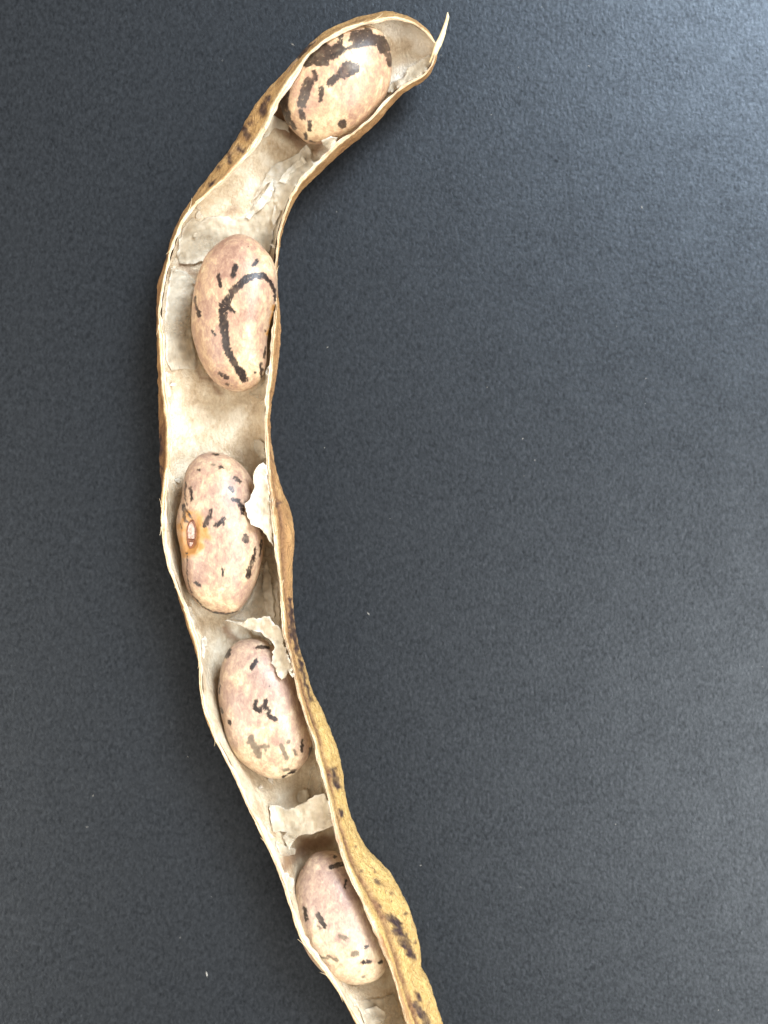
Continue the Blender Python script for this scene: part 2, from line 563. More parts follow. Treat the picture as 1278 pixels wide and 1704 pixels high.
# common parameter: mean arc length of the two rims
cL, dL, aL = station_curve(LEFT_RIM, 0)
cR, dR, aR = station_curve(RIGHT_RIM, 1)
cOL, dOL, aOL = station_curve(LEFT_OUT, 0)
cOR, dOR, aOR = station_curve(RIGHT_OUT, 1)
tS = (aL + aR) / 2
tS = np.maximum.accumulate(tS + np.arange(len(tS)) * 1e-3)
tt = np.linspace(tS[0], tS[-1], NT)


def soft(x, y, q):
    """monotone cubic (Fritsch-Carlson) interpolation"""
    h = np.diff(x); dl = np.diff(y) / h
    m = np.zeros_like(y)
    m[1:-1] = np.where(dl[:-1] * dl[1:] > 0, 2 * dl[:-1] * dl[1:] / (dl[:-1] + dl[1:] + 1e-12), 0)
    m[0], m[-1] = dl[0], dl[-1]
    i = np.clip(np.searchsorted(x, q, 'right') - 1, 0, len(x) - 2)
    s = (q - x[i]) / h[i]
    return ((2 * s ** 3 - 3 * s ** 2 + 1) * y[i] + (s ** 3 - 2 * s ** 2 + s) * h[i] * m[i] + (-2 * s ** 3 + 3 * s ** 2) * y[i + 1] + (s ** 3 - s ** 2) * h[i] * m[i + 1])


def at_t(c, d, a):
    u = soft(tS, a, tt)
    return np.stack([np.interp(u, d, c[:, 0]), np.interp(u, d, c[:, 1])], -1)


pL, pR, pOL, pOR = at_t(cL, dL, aL), at_t(cR, dR, aR), at_t(cOL, dOL, aOL), at_t(cOR, dOR, aOR)
hL = soft(tS, np.array([s[2] for s in ST], float), tt)
hR = soft(tS, np.array([s[3] for s in ST], float), tt)
zb = soft(tS, np.array([s[4] for s in ST], float), tt)
# slightly uneven dry edge
hL = hL + 2.5 * vnoise(np.stack([tt, 0 * tt], -1), 38, 3) + 1.0 * vnoise(np.stack([tt, 0 * tt], -1), 9, 4)
hR = hR + 2.5 * vnoise(np.stack([tt, 0 * tt], -1), 38, 5) + 1.0 * vnoise(np.stack([tt, 0 * tt], -1), 9, 6)

zOL = zb + 0.52 * (hL - zb)
zOR = zb + 0.46 * (hR - zb)
A_L, A_R = unproj(pL[:, 0], pL[:, 1], hL), unproj(pR[:, 0], pR[:, 1], hR)
hm = (hL + hR) / 2 - zb


def lerp(a, b, f):
    return a * (1 - f) + b * f


side_dir = pR - pL
side_dir /= np.linalg.norm(side_dir, axis=1, keepdims=True) + 1e-9
ss = np.linspace(0, 1, MS)[None, :] + np.zeros((NT, 1))
edge_f = smooth(0, 0.08, ss) * smooth(0, 0.08, 1 - ss)
shL = np.zeros(NT); shR = np.zeros(NT)


def build_shell():
    ol, orr = pOL + side_dir * shL[:, None], pOR + side_dir * shR[:, None]
    A_OL, A_OR = unproj(ol[:, 0], ol[:, 1], zOL), unproj(orr[:, 0], orr[:, 1], zOR)
    BL, BC, BR = lerp(A_OL, A_OR, 0.13), lerp(A_OL, A_OR, 0.5), lerp(A_OL, A_OR, 0.87)
    BL[:, 2], BC[:, 2], BR[:, 2] = zb + 0.13 * hm, zb, zb + 0.13 * hm
    OUT = np.zeros((NT, MS, 3))
    for i in range(NT):
        OUT[i] = spline([A_L[i], A_OL[i], BL[i], BC[i], BR[i], A_OR[i], A_R[i]], MS)
    NRM = np.cross(np.gradient(OUT, axis=1), np.gradient(OUT, axis=0))
    NRM /= np.linalg.norm(NRM, axis=2, keepdims=True) + 1e-9
    if NRM[NT // 2, MS // 2, 2] < 0:
        NRM = -NRM
    wid = np.linalg.norm(A_OR - A_OL, axis=1)[:, None]
    # skin relief: lumps, wrinkles, and a furrow along the right-hand suture
    lump = 2.8 * fbm(OUT, 46, 11) + 1.9 * fbm(OUT, 13, 12) + 0.7 * vnoise(OUT, 4.5, 13)
    OUTD = OUT - NRM * ((lump + 0.6) * edge_f * np.clip(wid / 90, 0, 1))[..., None]
    fur = np.exp(-((ss - 0.945) / 0.014) ** 2) * smooth(600, 800, CY - OUT[..., 1])
    OUTD = OUTD + NRM * (fur * 3.0)[..., None]
    OUTD[..., 2] = np.maximum(OUTD[..., 2], 0.3)
    return OUT, NRM, OUTD, wid


for it in range(4):
    OUT, NRM, OUTD, wid = build_shell()
    if it == 3:
        break
    pp = proj(OUTD)
    # how far the wall reaches beyond each rim in the section's direction, compared with the traced outline
    ext = np.einsum('ijk,ik->ij', pp - pL[:, None], side_dir)
    wantL = np.einsum('ik,ik->i', pOL - pL, side_dir)
    wantR = np.einsum('ik,ik->i', pOR - pL, side_dir)
    eL = wantL - ext[:, :MS // 2].min(1)
    eR = wantR - ext[:, MS // 2:].max(1)
    ker = np.ones(9) / 9
    shL += 0.8 * np.convolve(np.pad(eL, 4, 'edge'), ker, 'valid') * np.clip(wid[:, 0] / 60, 0, 1)
    shR += 0.8 * np.convolve(np.pad(eR, 4, 'edge'), ker, 'valid') * np.clip(wid[:, 0] / 60, 0, 1)
    shL = np.clip(shL, -25, 25); shR = np.clip(shR, -25, 25)
TH = (4.6 + 2.5 * edge_f) * np.clip(wid / 70, 0.05, 1)
INN = OUT + NRM * TH[..., None]
INN = INN + NRM * ((1.6 * fbm(OUT, 30, 21) + 0.9 * fbm(OUT, 9, 22)) * edge_f)[..., None] * np.clip(wid / 90, 0, 1)[..., None]

PXO = proj(OUTD)
PXI = proj(INN)


# ------------------------------------------------------------------ distance to strokes (plant markings, with some light and shade painted in)
def stroke_field(px, strokes, rag=1.2, rs=5.0, soft_px=0.8, seed=0):
    """strokes: lists of (x, y, width); returns 0..1 coverage with ragged edges"""
    q = px + rag * np.stack([vnoise(px, rs, seed + 1), vnoise(px, rs, seed + 2)], -1) + 0.5 * rag * np.stack([vnoise(px, rs / 2.2, seed + 3), vnoise(px, rs / 2.2, seed + 4)], -1)
    best = np.full(px.shape[:-1], 1e9)
    for s in strokes:
        if len(s) == 1:
            s = [s[0], (s[0][0] + 0.5, s[0][1], s[0][2])]
        for a, b in zip(s[:-1], s[1:]):
            a_, b_ = np.array(a[:2]), np.array(b[:2])
            ab = b_ - a_
            t = np.clip(((q - a_) @ ab) / (ab @ ab + 1e-9), 0, 1)
            dd = np.linalg.norm(q - (a_ + t[..., None] * ab), axis=-1) - (a[2] * (1 - t) + b[2] * t) / 2
            best = np.minimum(best, dd)
    return 1 - smooth(-soft_px, soft_px, best)


def st(R, *strokes, widen=1.0):
    """strokes as (w, x, y, x, y ...) in crop coordinates"""
    out = []
    for s in strokes:
        w, c = s[0] * widen, s[1:]
        pts = [(c[i], c[i + 1], w) for i in range(0, len(c), 2)]
        out.append(Z(*R, pts))
    return out


# ------------------------------------------------------------------ pod object
pod_base = unproj(430, 900, 0)
pod = bpy.data.objects.new('bean_pod', None)
pod.location = pod_base * S
pod.empty_display_size = 0.01
COL.objects.link(pod)
pod['label'] = 'long curved dry bean pod, split open, tan skin with dark blotches, on black paper'
pod['category'] = 'bean pod'

ospots = st(R5, (46, 905, 660, 950, 700), (62, 950, 740, 985, 800), (40, 1000, 820, 1035, 885), (26, 1060, 1090, 1068, 1120), (40, 1050, 1150, 1085, 1200, 1110, 1258),
            (24, 830, 455, 838, 470), (16, 860, 480), (20, 740, 400), (18, 915, 530, 930, 525), (14, 840, 600), (12, 990, 640), (12, 715, 265), (16, 1040, 800), (18, 625, 60, 630, 95)) \
    + st(R4, (34, 1100, 1085, 1105, 1130), (48, 1115, 1150, 1135, 1200), (20, 1080, 1130), (26, 825, 20, 840, 150, 858, 250, 870, 310), (26, 870, 330, 890, 400, 910, 480), (22, 915, 500, 945, 600, 955, 640), (14, 870, 560, 900, 620)) \
    + st(R3, (30, 1075, 1350, 1085, 1480, 1090, 1619), (10, 955, 380), (16, 985, 690, 1010, 660), (10, 1060, 760)) \
    + st(R1, (26, 265, 545, 285, 580), (24, 250, 630, 262, 640), (20, 160, 710), (18, 205, 660, 210, 690), (28, 355, 450, 350, 490), (24, 370, 420), (14, 120, 790, 140, 770), (12, 180, 750), (18, 300, 520)) \
    + st(R3, (22, 160, 180, 160, 330), (16, 165, 400, 165, 480)) + st(R2, (14, 140, 760, 140, 800))
spotA = stroke_field(PXO, ospots, 3.0, 6.0, 2.2, 5) * np.clip(0.9 + 0.5 * fbm(PXO, 8, 6), 0.3, 1)
haloA = stroke_field(PXO, ospots, 5.0, 9.0, 7.0, 8)
top_f = 1 - smooth(-0.2, 0.3, NRM[..., 2])
left_side = (ss < 0.5)
yp = PXO[..., 1]
brownA = np.where(left_side, 0.0 + 0.55 * smooth(620, 720, yp) * (1 - smooth(800, 850, yp)) + 0.22 + 0.75 * np.clip(fbm(OUT, 22, 31), -0.2, 1), 0.0)
# darker fibrous furrow beside the right suture
fr = 1.25 * np.exp(-((ss - 0.945) / 0.022) ** 2)
brownA = np.maximum(brownA, np.where(~left_side, fr * smooth(520, 760, yp) * np.clip(0.75 + 0.5 * fbm(OUT, 18, 33), 0, 1), 0))
brownA = np.clip(np.maximum(brownA, 0.5 * np.clip(fbm(OUT, 50, 32) - 0.15, 0, 1)), 0, 1)
brownA = np.clip(brownA + 0.35 * haloA * (1 + fbm(OUT, 12, 34)) + 0.45 * np.clip(fbm(OUT, 24, 36) - 0.1, 0, 1), 0, 1)
yellowA = np.clip(np.where(left_side, 0.35 * (1 - smooth(250, 450, yp)) + 0.05, smooth(950, 1250, yp) * 0.95 + 0.1) + 0.3 * fbm(OUT, 60, 35), 0, 1)
outer = mesh_obj('outer_skin', OUTD.reshape(-1, 3), grid_faces(NT, MS, flip=True), M_OUTER, pod, pod_base,
                 {'spot': spotA, 'brown': brownA, 'yellow': yellowA})
outer['label'] = 'leathery yellow tan outer skin with purple black blotches'

ibrown_shade = st(R1, (90, 430, 420, 440, 520, 510, 590), (50, 590, 640)) + st(R2, (40, 300, 480, 400, 540), (30, 680, 90, 640, 110), (40, 430, 1230, 560, 1370)) \
    + st(R5, (80, 300, 380, 420, 270, 560, 230), (60, 690, 560, 780, 700, 860, 880)) + st(R4, (50, 400, 180, 460, 240), (60, 850, 560, 930, 800))  # bare brown stain, plus shade around beans and under the flap painted in
ipale_lit = st(R1, (60, 960, 310, 1030, 290, 900, 370), (80, 900, 110, 980, 140, 1040, 200), (50, 500, 790, 640, 650)) + st(R2, (40, 990, 60, 960, 300)) + st(R3, (30, 910, 50, 925, 380), (60, 900, 1150, 960, 1500))  # pale lining, plus light on the tip and right wall painted in
ibA = stroke_field(PXI, ibrown_shade, 6, 16, 7, 41)
ipA = stroke_field(PXI, ipale_lit, 6, 14, 7, 42)
inner = mesh_obj('inner_wall', INN.reshape(-1, 3), grid_faces(NT, MS), M_INNER, pod, pod_base, {'brown': ibA, 'pale': ipA})
inner['label'] = 'pale fibrous inner wall of the pod'


# rim strips: two fibre ridges with a groove between them
def rim(name, j_edge, j_in, stain, wf, hf):
    K = 17
    a = OUT[:, j_edge]; b = INN[:, j_edge]
    up = OUT[:, j_edge] - OUT[:, j_in]
    up /= np.linalg.norm(up, axis=1, keepdims=True) + 1e-9
    w = np.linalg.norm(b - a, axis=1, keepdims=True)
    side = (b - a) / (w + 1e-9)
    t2 = np.stack([tt, 0 * tt], -1)
    V = np.zeros((NT, K, 3)); AC = np.zeros((NT, K))
    fw = np.clip(w[:, 0] / 5, 0.2, 1)
    wv = wf * np.clip(1.0 + 0.6 * vnoise(t2, 46, 61) + 0.35 * vnoise(t2, 13, 62), 0.35, 2)      # the fibre strip is wider here, frayed there
    gv = np.clip(0.55 + 0.8 * vnoise(t2, 60, 63), 0, 1.3)                        # groove comes and goes
    gp = 0.55 + 0.16 * vnoise(t2, 70, 64)
    for k in range(K):
        v = k / (K - 1)
        prof = hf * (math.sin(math.pi * v) ** 0.6) - 2.2 * gv * np.exp(-((v - gp) / 0.09) ** 2)
        down = -5.0 if k in (0, K - 1) else 0.0
        rag = 0.9 * vnoise(t2 + [0, k * 3.1], 9, 50 + k) + 0.6 * vnoise(t2, 15, 49) + 0.5 * vnoise(t2 + [0, k * 5.1], 3.5, 57)
        off = -1.2 + v * (w[:, 0] * wv + 2.2) + 0.7 * vnoise(t2, 24, 60) + 0.45 * vnoise(t2 + [0, k * 2.0], 7, 66)
        V[:, k] = a + side * off[:, None] + up * ((prof + down + rag) * fw)[:, None]
        AC[:, k] = v + 0.12 * vnoise(t2, 40, 65) + 0.55 - gp
    return mesh_obj(name, V.reshape(-1, 3), grid_faces(NT, K, flip=(j_edge == 0)), M_RIM, pod, pod_base,
                    {'across': AC, 'stain': np.repeat(stain[:, None], K, 1)})


t2 = np.stack([tt, 0 * tt], -1)
stL = np.clip(0.9 * fbm(t2, 60, 71) + 0.25 * vnoise(t2, 9, 73), 0, 1)
stR = np.clip(0.9 * fbm(t2, 50, 72) + 0.15 + 0.3 * vnoise(t2, 9, 74), 0, 1)
rim('suture_edge', 0, 5, stL, 1.15, 3.6)['label'] = 'cream fibrous suture edge of the convex side'
rim('suture_edge', MS - 1, MS - 6, stR, 0.75, 3.0)['label'] = 'thin layered suture edge of the concave side'

# beak: the curved dry point at the pod's tip
bk = spline([(*unproj(716, 104, 104),), (*unproj(722, 92, 108),), (*unproj(727, 79, 111),), (*unproj(734, 64, 114),), (*unproj(740, 46, 119),), (*unproj(744, 32, 124),), (*unproj(745.5, 20, 128),)], 40)
br = np.interp(np.linspace(0, 1, 40), [0, 0.16, 0.36, 0.66, 0.93, 1], [2.5, 4.5, 6.0, 4.0, 2.4, 0.4])
tg = np.gradient(bk, axis=0); tg /= np.linalg.norm(tg, axis=1, keepdims=True)
s1 = np.cross(tg, [0, 0, 1]); s1 /= np.linalg.norm(s1, axis=1, keepdims=True)
s2 = np.cross(s1, tg)
ang = np.linspace(0, 2 * math.pi, 16, endpoint=False)
BV = bk[:, None] + (br[:, None, None]) * (np.cos(ang)[None, :, None] * s1[:, None] * 0.9 + np.sin(ang)[None, :, None] * s2[:, None])
BV = BV + 0.5 * vnoise(BV, 6, 81)[..., None]
mesh_obj('beak', BV.reshape(-1, 3), grid_faces(40, 16, wrap=True), M_BEAK, pod, pod_base)['label'] = 'thin curved yellowish point at the pod tip'

# ------------------------------------------------------------------ beans
BEANS = [
    dict(R=R1, zc=106, T=62, tilt=(0.00, 0.03),
         out=[(790, 120), (850, 140), (885, 190), (898, 260), (893, 340), (870, 410), (830, 470), (780, 530), (720, 572), (660, 597), (600, 607), (540, 600), (498, 570),
              (454, 525), (428, 468), (420, 405), (438, 345), (482, 280), (526, 225), (580, 180), (650, 142), (720, 123)],
         marks=[(66, 535, 250, 560, 225, 600, 205), (44, 585, 258, 630, 245, 665, 218), (26, 618, 268, 640, 255), (42, 640, 210, 690, 192, 760, 182), (48, 745, 178, 800, 168, 835, 172), (38, 740, 152, 800, 138), (48, 820, 168, 852, 176, 868, 205), (26, 868, 205, 886, 240, 893, 270),
                (26, 668, 165, 682, 150), (30, 600, 190, 640, 175), (48, 440, 380, 430, 450, 448, 512), (22, 470, 320, 452, 360), (40, 545, 350, 528, 400, 518, 440), (22, 512, 475, 522, 500), (20, 568, 305, 575, 335), (18, 600, 372, 596, 425),
                (28, 635, 355, 660, 330), (44, 690, 310, 740, 290), (24, 700, 275, 722, 272), (34, 690, 527), (16, 551, 518, 550, 552), (14, 531, 570, 534, 590), (12, 495, 575), (16, 555, 605, 565, 612), (16, 470, 520, 485, 545), (12, 455, 470, 462, 500)],
         faint=[(14, 640, 235, 700, 215)], erase=[(30, 640, 180, 655, 168), (22, 705, 160, 700, 188, 722, 184), (20, 640, 265, 655, 268)], cream=[(110, 600, 560, 660, 540), (90, 700, 240, 800, 250)], pink=[], tone=0.56, dust=0.0,
         label='tan bean with broad dark brown bands on its shoulder, tucked inside the pod tip'),
    dict(R=R2, zc=82, T=60, tilt=(0.10, 0.0),
         out=[(700, 262), (620, 285), (540, 340), (480, 410), (435, 510), (400, 620), (380, 740), (372, 880), (385, 980), (410, 1070), (450, 1170), (510, 1270),
              (590, 1340), (680, 1370), (760, 1365), (830, 1330), (880, 1270), (905, 1190), (912, 1090), (912, 1000), (930, 900), (965, 780), (985, 690), (990, 600),
              (980, 510), (950, 430), (900, 370), (840, 310), (770, 272)],
         marks=[(17, 970, 720, 966, 660), (24, 966, 660, 938, 592, 895, 555), (40, 890, 550, 840, 545, 780, 565), (48, 780, 560, 720, 612, 665, 670, 622, 735), (58, 620, 740, 602, 800, 602, 870, 612, 940),
                (48, 612, 940, 622, 1030, 645, 1110), (40, 645, 1110, 690, 1180, 722, 1240), (46, 720, 1225, 752, 1280), (22, 635, 770, 680, 803), (26, 578, 750, 600, 785), (16, 735, 1215, 755, 1222),
                (24, 568, 545, 585, 625), (32, 692, 475, 672, 545), (24, 845, 442, 818, 472), (18, 402, 700, 410, 760, 430, 830), (26, 425, 800, 430, 830), (15, 525, 942, 547, 970), (28, 575, 1238, 632, 1275),
                (12, 622, 1315, 640, 1322), (10, 662, 1334), (14, 902, 1060, 892, 1130), (18, 868, 1170, 872, 1265), (20, 880, 1215), (18, 825, 1235), (12, 897, 938), (8, 780, 1005), (8, 775, 345)],
         faint=[], cream=[(160, 700, 1100, 800, 1260), (90, 880, 420, 930, 480), (110, 800, 980)], pink=[(190, 640, 330, 620, 520), (120, 780, 830), (90, 540, 1080)], orange=[(26, 945, 850, 920, 960), (18, 965, 780, 935, 880)], tone=0.48, dust=0.15,
         label='pinkish bean marked with one long dark hook-shaped curve'),
    dict(R=R3, zc=74, T=60, tilt=(-0.03, 0.0),
         out=[(520, 310), (440, 330), (380, 385), (345, 440), (325, 520), (318, 600), (305, 665), (285, 730), (275, 810), (280, 900), (296, 980), (312, 1060), (320, 1150),
              (340, 1230), (370, 1310), (430, 1390), (510, 1440), (600, 1460), (690, 1445), (750, 1390), (800, 1300), (850, 1170), (880, 1040), (890, 930), (885, 850),
              (870, 770), (852, 690), (835, 600), (815, 530), (780, 460), (720, 390), (650, 340), (590, 318)],
         marks=[(12, 530, 321, 565, 323), (20, 575, 414, 603, 420), (11, 420, 435, 435, 437), (28, 685, 490, 720, 518), (26, 642, 556, 668, 578), (24, 668, 645, 710, 650), (28, 712, 665, 738, 700, 738, 738),
                (20, 369, 562, 380, 645), (12, 335, 520, 335, 560), (9, 332, 570, 332, 630, 345, 685), (20, 320, 685, 325, 760, 335, 800), (12, 335, 790, 350, 805), (10, 300, 825, 312, 850), (12, 330, 700, 375, 770),
                (24, 515, 718, 507, 770), (30, 500, 775, 470, 828), (28, 605, 780, 590, 800, 548, 828), (14, 600, 790, 605, 825), (38, 760, 905, 763, 935), (18, 832, 988, 818, 1060), (28, 818, 1060, 790, 1140), (36, 785, 1150, 776, 1190),
                (16, 875, 935, 866, 1035), (12, 874, 870, 876, 895), (17, 600, 1130, 597, 1180), (20, 405, 1230, 433, 1258), (7, 347, 1040, 346, 1120, 350, 1210, 380, 1310), (9, 387, 1330, 450, 1398, 530, 1446), (12, 530, 1446, 640, 1458, 700, 1440), (14, 345, 1025), (5, 615, 1030), (5, 545, 1335)],
         faint=[(18, 525, 394, 545, 395), (16, 758, 655)], cream=[(170, 480, 1370, 640, 1390), (120, 780, 1200, 830, 1080), (90, 480, 480, 620, 420)], pink=[(150, 420, 1130), (60, 405, 520), (90, 500, 960), (130, 680, 640, 720, 560)], orange=[(205, 365, 825, 370, 945), (60, 470, 850, 475, 920)], tone=0.46, dust=0.4,
         hilum=(378, 890),
         label='pinkish bean with an orange ring around a white oval scar'),
    dict(R=R4, zc=74, T=60, tilt=(0.0, 0.02),
         out=[(560, 243), (490, 260), (430, 310), (390, 390), (370, 480), (360, 570), (370, 660), (390, 760), (410, 850), (440, 930), (480, 1000), (540, 1060), (620, 1110),
              (700, 1140), (780, 1143), (850, 1115), (910, 1060), (950, 1000), (970, 930), (965, 850), (940, 750), (912, 640), (885, 540), (845, 440), (790, 360), (720, 290), (640, 250)],
         marks=[(20, 615, 297, 680, 301), (26, 605, 385, 575, 435), (22, 440, 312, 415, 358), (12, 365, 490, 360, 530), (9, 372, 540, 366, 600), (26, 603, 650, 595, 690, 630, 708), (28, 665, 643, 662, 690), (24, 630, 690, 680, 690, 688, 735), (28, 690, 740, 728, 762),
                (15, 430, 768, 436, 793), (16, 902, 895, 900, 965), (24, 903, 930), (20, 955, 955, 952, 1000), (7, 688, 551), (5, 745, 785), (14, 775, 1133, 850, 1098), (14, 375, 690, 385, 720)],
         faint=[(36, 575, 875, 560, 905), (46, 575, 905, 605, 960, 625, 995), (28, 610, 945, 680, 935), (22, 660, 960), (30, 768, 930, 785, 980, 802, 1018), (30, 812, 910), (20, 853, 962, 860, 990), (22, 785, 1092, 812, 1085), (18, 830, 1095, 855, 1090)],
         cream=[(260, 560, 1000, 760, 1040), (130, 640, 840, 800, 800), (80, 480, 520)], pink=[(170, 640, 450, 700, 560), (150, 520, 680, 480, 620), (90, 720, 850)], tone=0.5, dust=0.65,
         label='pinkish bean with a small dark branching blotch at its middle'),
    dict(R=R5, zc=74, T=60, tilt=(0.0, 0.0),
         out=[(540, 290), (470, 310), (415, 380), (385, 450), (370, 540), (374, 630), (390, 720), (424, 820), (472, 898), (530, 958), (610, 1005), (700, 1030), (780, 1020),
              (850, 985), (893, 910), (890, 800), (860, 700), (815, 600), (765, 500), (715, 420), (665, 345), (605, 300)],
         marks=[(26, 572, 380, 638, 362), (11, 656, 450, 652, 498), (15, 595, 322, 602, 323), (14, 412, 368, 418, 386), (18, 426, 610, 438, 675), (28, 503, 648, 520, 680), (22, 525, 690, 540, 712),
                (16, 765, 830, 780, 820), (22, 752, 915, 790, 910), (15, 845, 915, 857, 908), (14, 463, 830, 485, 890), (10, 530, 945, 560, 962)],
         faint=[(16, 500, 712, 515, 722), (30, 622, 765, 655, 776), (34, 700, 868, 715, 862), (16, 500, 878, 550, 892), (20, 560, 880, 610, 905), (14, 750, 996, 762, 990), (12, 475, 880, 495, 905)],
         cream=[(230, 560, 940, 760, 960), (120, 460, 780)], pink=[(230, 560, 480, 620, 540)], tone=0.52, dust=0.8,
         label='pale bean freckled with small grey-brown flecks, beside the large purple blotch'),
]
NTH, NPH = 340, 130
bvh_v, bvh_f = [], []


def add_bvh(v, f):
    o = sum(len(a) for a in bvh_v)
    bvh_v.append(v.reshape(-1, 3)); bvh_f.append(np.asarray(f) + o)


add_bvh(INN, grid_faces(NT, MS))
cam_pt = Vector((0, 0, D))
for bi, B in enumerate(BEANS):
    o2 = spline(np.array(Z(*B['R'], B['out'])), NTH, closed=True)
    zc, T = B['zc'], B['T']
    ring = unproj(o2[:, 0], o2[:, 1], zc)
    ctr = ring.mean(0)
    ph = np.linspace(-math.pi / 2, math.pi / 2, NPH)
    e = 0.86
    cr = np.abs(np.cos(ph)) ** e
    sz = np.sign(np.sin(ph)) * np.abs(np.sin(ph)) ** e
    V = np.zeros((NPH, NTH, 3))
    rel = ring - ctr
    # inner rings relax towards an ellipse so concavities fade over the crown
    C2 = np.cov(rel[:, :2].T)
    ev, evec = np.linalg.eigh(C2)
    loc = rel[:, :2] @ evec
    sc = np.sqrt(ev * 2)
    ell = (loc / sc); ell = ell / np.linalg.norm(ell, axis=1, keepdims=True) * sc @ evec.T
    for i in range(NPH):
        f = smooth(0.25, 1.0, cr[i])
        V[i, :, :2] = ctr[:2] + cr[i] * (f * rel[:, :2] + (1 - f) * ell)
        V[i, :, 2] = zc + T * sz[i]
    V[..., 2] += B['tilt'][0] * (V[..., 0] - ctr[0]) + B['tilt'][1] * (V[..., 1] - ctr[1])
    nr = V - ctr
    nr /= np.linalg.norm(nr, axis=2, keepdims=True)
    V = V + nr * (1.5 * vnoise(V, 55, 100 + bi) + 0.5 * vnoise(V, 17, 120 + bi))[..., None] * np.clip(np.abs(cr)[:, None, None] * 3, 0, 1)
    px = proj(V)
    upf = smooth(-0.15, 0.05, (V[..., 2] - zc) / T)

    def fld(key, rag, rs, sp, seed):
        s = B.get(key, [])
        return stroke_field(px, st(B['R'], *s, widen=1.12 if key == 'marks' else 1.0), rag, rs, sp, seed) * upf if s else np.zeros(px.shape[:-1])
    mark = fld('marks', 1.5, 3.2, 0.8, 200 + bi)
    mark = mark * (1 - fld('erase', 1.5, 4.0, 1.0, 210 + bi))
    mark = mark * np.clip(1.02 + 0.3 * fbm(px, 14, 330 + bi), 0.72, 1) * (1 - 0.7 * smooth(0.74, 0.9, vnoise(px, 2.4, 340 + bi)))
    mark = np.maximum(mark, (1 - upf) * smooth(0.38, 0.46, fbm(V * [1, 0.6, 1], 22, 300 + bi)))
    mark = mark * (0.94 if bi == 0 else 1.0)
    faint = fld('faint', 1.6, 4.0, 1.3, 220 + bi) * 0.85
    cream, pink = fld('cream', 10, 30, 14, 240 + bi), fld('pink', 10, 30, 12, 260 + bi)  # cream is coat pattern, partly warm bounce light painted on the lower ends
    orange = fld('orange', 6, 13, 5, 280 + bi)
    tone = B['tone'] + 0.30 * cream - 0.27 * pink
    if 'hilum' in B:
        hx, hy = Z(*B['R'], [B['hilum']])[0]
        dd = np.hypot((px[..., 0] - hx) / 10.5, (px[..., 1] - hy) / 24)
        orange = np.maximum(orange * 0.58, upf * (1 - smooth(0.85, 1.35, dd)))
    if 'hilum' in B:
        V = V - nr * (3.2 * np.exp(-(dd * 0.95) ** 4) - 1.2 * np.exp(-((dd - 1.45) / 0.3) ** 2))[..., None] * upf[..., None]
        orange = orange * np.clip(0.86 + 0.5 * fbm(px, 9, 290), 0.3, 1.15)
    fc = grid_faces(NPH, NTH, wrap=True)
    add_bvh(V, fc)
    base = np.array([ctr[0], ctr[1], V[..., 2].min()])
    at = {'dust': np.full(tone.shape, B.get('dust', 0.0)) * (1 - 0.6 * cream), 'tone': tone, 'mark': mark, 'faint': faint, 'orange': orange}
    if 'hilum' in B:
        root = bpy.data.objects.new('bean', None)
        root.location = base * S
        root.empty_display_size = 0.004
        COL.objects.link(root)
        mesh_obj('seed_coat', V.reshape(-1, 3), fc, M_BEAN, root, base, at)
        bv = BVHTree.FromPolygons([Vector(p) for p in V.reshape(-1, 3)], fc.tolist())
        tgt = Vector(unproj(hx, hy, 0))
        hit, nrm, _, _ = bv.ray_cast(cam_pt, (tgt - cam_pt).normalized())
        if nrm.z < 0:
            nrm = -nrm
        ax = Vector((0.08, 1, 0)); ax = (ax - nrm * ax.dot(nrm)).normalized(); bx = ax.cross(nrm)

        def on_bean(u, w, lift):
            p = hit + ax * u + bx * w + nrm * 25
            h2, n2, _, _ = bv.ray_cast(p, -nrm)
            if h2 is None:
                h2 = hit + ax * u + bx * w
            return h2 + nrm * lift
        # rim ring
        RV, n1, n2_ = [], 48, 10
        for a in range(n1):
            t = 2 * math.pi * a / n1
            for b in range(n2_):
                q = 2 * math.pi * b / n2_
                rr = (1.5 + 0.8 * math.sin(t * 2 + 0.6) + 0.4 * math.sin(t * 5)) * math.cos(q)
                p = on_bean(math.cos(t) * (20.5 + rr) + 0.9 * math.sin(3 * t + 1), math.sin(t) * (7.6 + rr) + 0.6 * math.sin(2 * t), 0.2 + 1.5 * math.sin(q))
                RV.append(p)
        RF = [[a * n2_ + b, ((a + 1) % n1) * n2_ + b, ((a + 1) % n1) * n2_ + (b + 1) % n2_, a * n2_ + (b + 1) % n2_] for a in range(n1) for b in range(n2_)]
        hil = mesh_obj('hilum', RV, RF, M_HRING, root, base)
        hil['label'] = 'raised reddish brown rim around the white scar'
        PV = [on_bean(0, 0, 1.6)]; PF = []
        rings = 8
        for r in range(1, rings + 1):
            for a in range(40):
                t = 2 * math.pi * a / 40; f = r / rings
                bridge = 1.0 * math.exp(-((math.cos(t) * 20 * f + 9.0) / 2.0) ** 2)
                PV.append(on_bean(math.cos(t) * 19.5 * f, math.sin(t) * 7.2 * f, 0.25 + 0.5 * (1 - f * f) + bridge + 0.35 * math.sin(a * 2.4 + r)))
        for a in range(40):
            PF.append([0, 1 + a, 1 + (a + 1) % 40])
        for r in range(rings - 1):
            for a in range(40):
                PF.append([1 + r * 40 + a, 1 + (r + 1) * 40 + a, 1 + (r + 1) * 40 + (a + 1) % 40, 1 + r * 40 + (a + 1) % 40])
        mesh_obj('scar_pad', PV, PF, M_HPAD, hil, base)
        # brown bridge across the scar
        BRV = []; BRF = []
        for a in range(9):
            for b in range(5):
                BRV.append(on_bean(-9.5 + (b - 2) * 1.7, (a - 4) * 1.55, 2.2 - 0.45 * (b - 2) ** 2))
